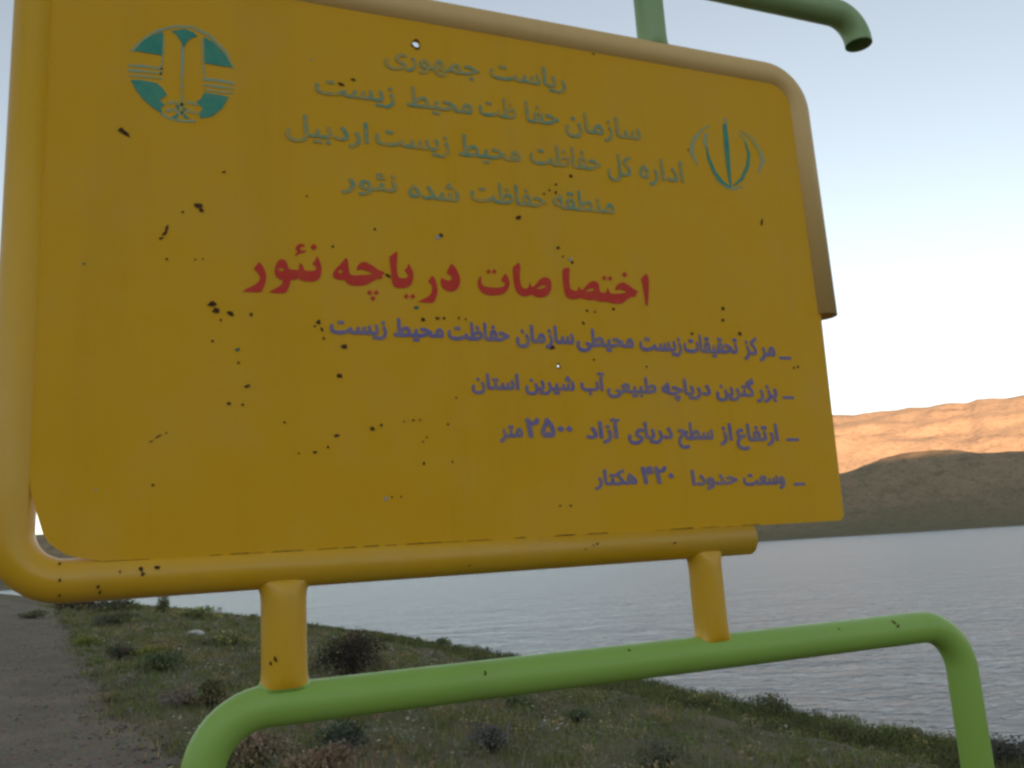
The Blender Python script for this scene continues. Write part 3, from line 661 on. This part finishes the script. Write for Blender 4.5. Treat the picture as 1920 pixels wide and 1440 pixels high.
# loose gravel on the path
n = 9000; y = 3 * (40 / 3) ** rng.uniform(0, 1, n); x = path_edge(y) - path_w(y) * rng.uniform(0, 1.02, n) + .15
sz = rng.uniform(.006, .022, n) * (1 + .012 * y); c = np.stack([x, y, ground_h(x, y) + .022], 1)
oct_ = np.array([[1, 0, 0], [0, 1, 0], [-1, 0, 0], [0, -1, 0], [0, 0, .7], [0, 0, -.7]]); of = np.array([[0, 1, 4], [1, 2, 4], [2, 3, 4], [3, 0, 4], [1, 0, 5], [2, 1, 5], [3, 2, 5], [0, 3, 5]])
V = c[:, None] + oct_[None] * sz[:, None, None] * rng.uniform(.6, 1.3, (n, 6, 1))
tag(link('gravel', mesh('gravel', V.reshape(-1, 3), (of[None] + 6 * np.arange(n)[:, None, None]).reshape(-1, 3), np.repeat(palette(n, [(.24, .20, .165), (.18, .152, .125), (.32, .275, .23)], [3, 2, 1]), 6, 0)), MAT_LEAF), 'loose grey brown gravel on the dirt path', 'gravel', kind='stuff')

# individual shrubs: each a dome of twigs and small leaves
MAT_TWIG = m_flat('twig_bark', (.07, .05, .035), .9)
def ground_point(px, py, guess=2.0):
    d = ray(px, py); d = d / np.linalg.norm(d); t = 3.0
    while t < 400:
        p = EYE + d * t
        if p[2] <= ground_h(p[0], p[1]): break
        t += .05
    return p
def shrub(px, py, wid, hgt, label, cols, w, nl=900, leaf=.035, name='shrub', upright=.0):
    p = ground_point(px, py); root = bpy.data.objects.new(name, None); COL.objects.link(root)
    p[2] = ground_h(p[0], p[1]) - .02; root.location = Vector(p); root.empty_display_size = .2
    tag(root, label, 'shrub', 'shrubs on the lake bank')
    nc = 22; ca = rng.uniform(0, 6.283, nc); cq = np.sqrt(rng.uniform(0, 1, nc)) * .62
    cen = np.stack([cq * np.cos(ca) * wid / 2, cq * np.sin(ca) * wid / 2, np.sqrt(1 - cq ** 2) * hgt * rng.uniform(.0, .60, nc)], 1)
    k_ = 1.7 if 'domed' in label else 2.25
    cols = [tuple(k_ * v for v in c_) for c_ in cols]
    V, Fc, C = leaf_cloud(cen, np.full(nc, wid * .22), np.full(nc, hgt * .42), nl // nc, leaf, cols, w)
    link('foliage', mesh('foliage', V, Fc, C), MAT_LEAF, root)
    tv, tf = [], []
    for c in cen:                                   # tapered twigs from the root to each clump
        a = np.array([rng.uniform(-.05, .05), rng.uniform(-.05, .05), -.05]); e = c + [0, 0, hgt * .3]
        b = len(tv)
        for q, rr in ((a, .012), ((a + e) / 2 + rng.normal(size=3) * .02, .008), (e, .002)):
            for k in range(4): tv.append((q[0] + rr * math.cos(k * 1.571), q[1] + rr * math.sin(k * 1.571), q[2]))
        for s_ in range(2):
            for k in range(4): tf.append((b + s_ * 4 + k, b + s_ * 4 + (k + 1) % 4, b + s_ * 4 + 4 + (k + 1) % 4, b + s_ * 4 + 4 + k))
    link('twigs', pydata('twigs', tv, tf), MAT_TWIG, root)
    return root
DG = [(.035, .04, .022), (.05, .05, .03), (.075, .045, .035)]
shrub(662, 1268, 1.35, .85, 'large dark domed bush behind the left yellow stub pipe', [(.035, .032, .022), (.055, .044, .032), (.085, .055, .042)], [3, 3, 2], 5200, .04)
shrub(480, 1432, .75, .32, 'dry brown cushion shrub beside the bend of the left green post', [(.15, .11, .07), (.12, .092, .055), (.165, .125, .08)], [3, 2, 2], 1800, .035)
shrub(590, 1470, .70, .34, 'dry brown cushion shrub at bottom edge right of the left green post', [(.155, .112, .07), (.12, .09, .058)], [3, 2], 1600, .035)
shrub(640, 1425, .65, .34, 'dark grey green shrub right of the two dry brown cushions', [(.055, .062, .045), (.04, .05, .028)], [3, 2], 1400, .035)
shrub(300, 1262, 1.0, .42, 'dark green shrub beside the path, left of the left stub pipe', [DARK, (.05, .06, .035)], [3, 2], 1300, .05)
shrub(225, 1235, .7, .32, 'small dark shrub with a stony look at the path edge', DG, [3, 3, 1], 700, .05)
shrub(345, 1322, .85, .28, 'grey brown dry shrub at the path edge above the green bend', [(.13, .10, .08), (.10, .09, .065)], [3, 2], 1200, .035)
shrub(395, 1325, .5, .45, 'straw coloured upright tussock left of the green bend', [(.13, .11, .06), (.085, .08, .04)], [3, 2], 900, .05)
shrub(430, 1212, 1.3, .45, 'broad mid green shrub left of the yellow stub pipe', [OLIVE, DARK], [2, 3], 1200, .06)
shrub(210, 1172, 1.9, .55, 'grey shrub patch below the bent yellow frame corner', [DARK, (.06, .06, .045)], [3, 2], 1100, .09)
shrub(60, 1160, 1.6, .4, 'dark shrub at the far left edge near the path', [DARK, (.06, .06, .045)], [3, 2], 900, .09)
shrub(150, 1146, 3.2, 1.1, 'reddish brown bush touching the yellow frame corner against the water', [(.055, .040, .032), (.04, .036, .024)], [3, 2], 1100, .16)
shrub(220, 1150, 2.6, .8, 'low dark bush just right of the reddish brown one at the shore', [DARK, (.05, .045, .035)], [3, 2], 900, .16)
shrub(305, 1152, .9, 1.1, 'narrow upright shrub standing alone against the water', [DARK], [1], 500, .12)
shrub(370, 1162, 2.2, .6, 'flat dark shrub on the shore left of the stub pipe', [DARK, OLIVE], [3, 1], 700, .12)
shrub(829, 1214, 1.0, .55, 'small round bush on the shoreline above the green rail', [DARK, (.05, .05, .03)], [3, 1], 700, .08)
shrub(1450, 1350, 1.05, .60, 'taller dark bush at the water edge under the green rail', [DARK, (.05, .05, .03)], [3, 1], 1500, .05)
shrub(1330, 1330, 1.0, .42, 'low spreading bush left of the taller waterside bush', [DARK, OLIVE], [3, 1], 1200, .05)
shrub(1590, 1395, .95, .48, 'rounded bush at the water edge left of the right green post', [DARK, (.05, .05, .04)], [3, 1], 1400, .045)
shrub(1690, 1400, .8, .40, 'small dark bush touching the right green post at the shore', [DARK, OLIVE], [3, 1], 1100, .045)
shrub(1880, 1440, .95, .48, 'grey brown bush in the lower right corner by the water', [(.06, .055, .05), (.045, .045, .035)], [3, 2], 1300, .045)
shrub(975, 1335, .55, .28, 'small dark green shrub on the bench below the middle of the rail', [(.05, .065, .035), DARK], [3, 2], 800, .035)
shrub(1085, 1355, .45, .25, 'tiny grey green shrub near the bare edge of the bank', [(.06, .075, .045), DARK], [3, 2], 600, .035)
shrub(915, 1410, .6, .30, 'grey violet low shrub above the white flowers at bottom centre', [(.075, .07, .065), (.05, .055, .035)], [3, 2], 900, .03)
shrub(1240, 1440, .7, .30, 'grey green shrub on the bank at bottom right of centre', [(.09, .09, .06), (.07, .075, .045)], [3, 2], 900, .03)
shrub(760, 1300, .6, .26, 'low green shrub peeking out under the green rail', [GREEN_, DARK], [2, 3], 700, .035)
shrub(165, 1212, .9, .30, 'bright yellow green herb clump at the path edge', [(.11, .115, .024), (.085, .095, .026)], [3, 2], 900, .05)
shrub(285, 1236, .9, .34, 'yellow green herb clump behind the dark path shrub', [(.11, .115, .024), (.08, .09, .026)], [3, 2], 900, .05)
# pale stone lying in the grass
p = ground_point(364, 1192); V = []; Fc = []
rg = random.Random(5); ns, nr = 10, 6
for a in range(nr + 1):
    th = math.pi * a / nr
    for b in range(ns):
        ph = 2 * math.pi * b / ns; q = 1 + rg.uniform(-.16, .16)
        V.append((.24 * q * math.sin(th) * math.cos(ph), .10 * q * math.sin(th) * math.sin(ph), .10 * q * math.cos(th)))
for a in range(nr):
    for b in range(ns): Fc.append((a * ns + b, (a + 1) * ns + b, (a + 1) * ns + (b + 1) % ns, a * ns + (b + 1) % ns))
st = link('stone', pydata('stone', V, Fc), m_flat('pale_stone', (.55, .53, .47), .9)); st.location = (p[0], p[1], ground_h(p[0], p[1]) + .04)
tag(st, 'pale whitish stone lying in the grass left of the stub pipe', 'stone')
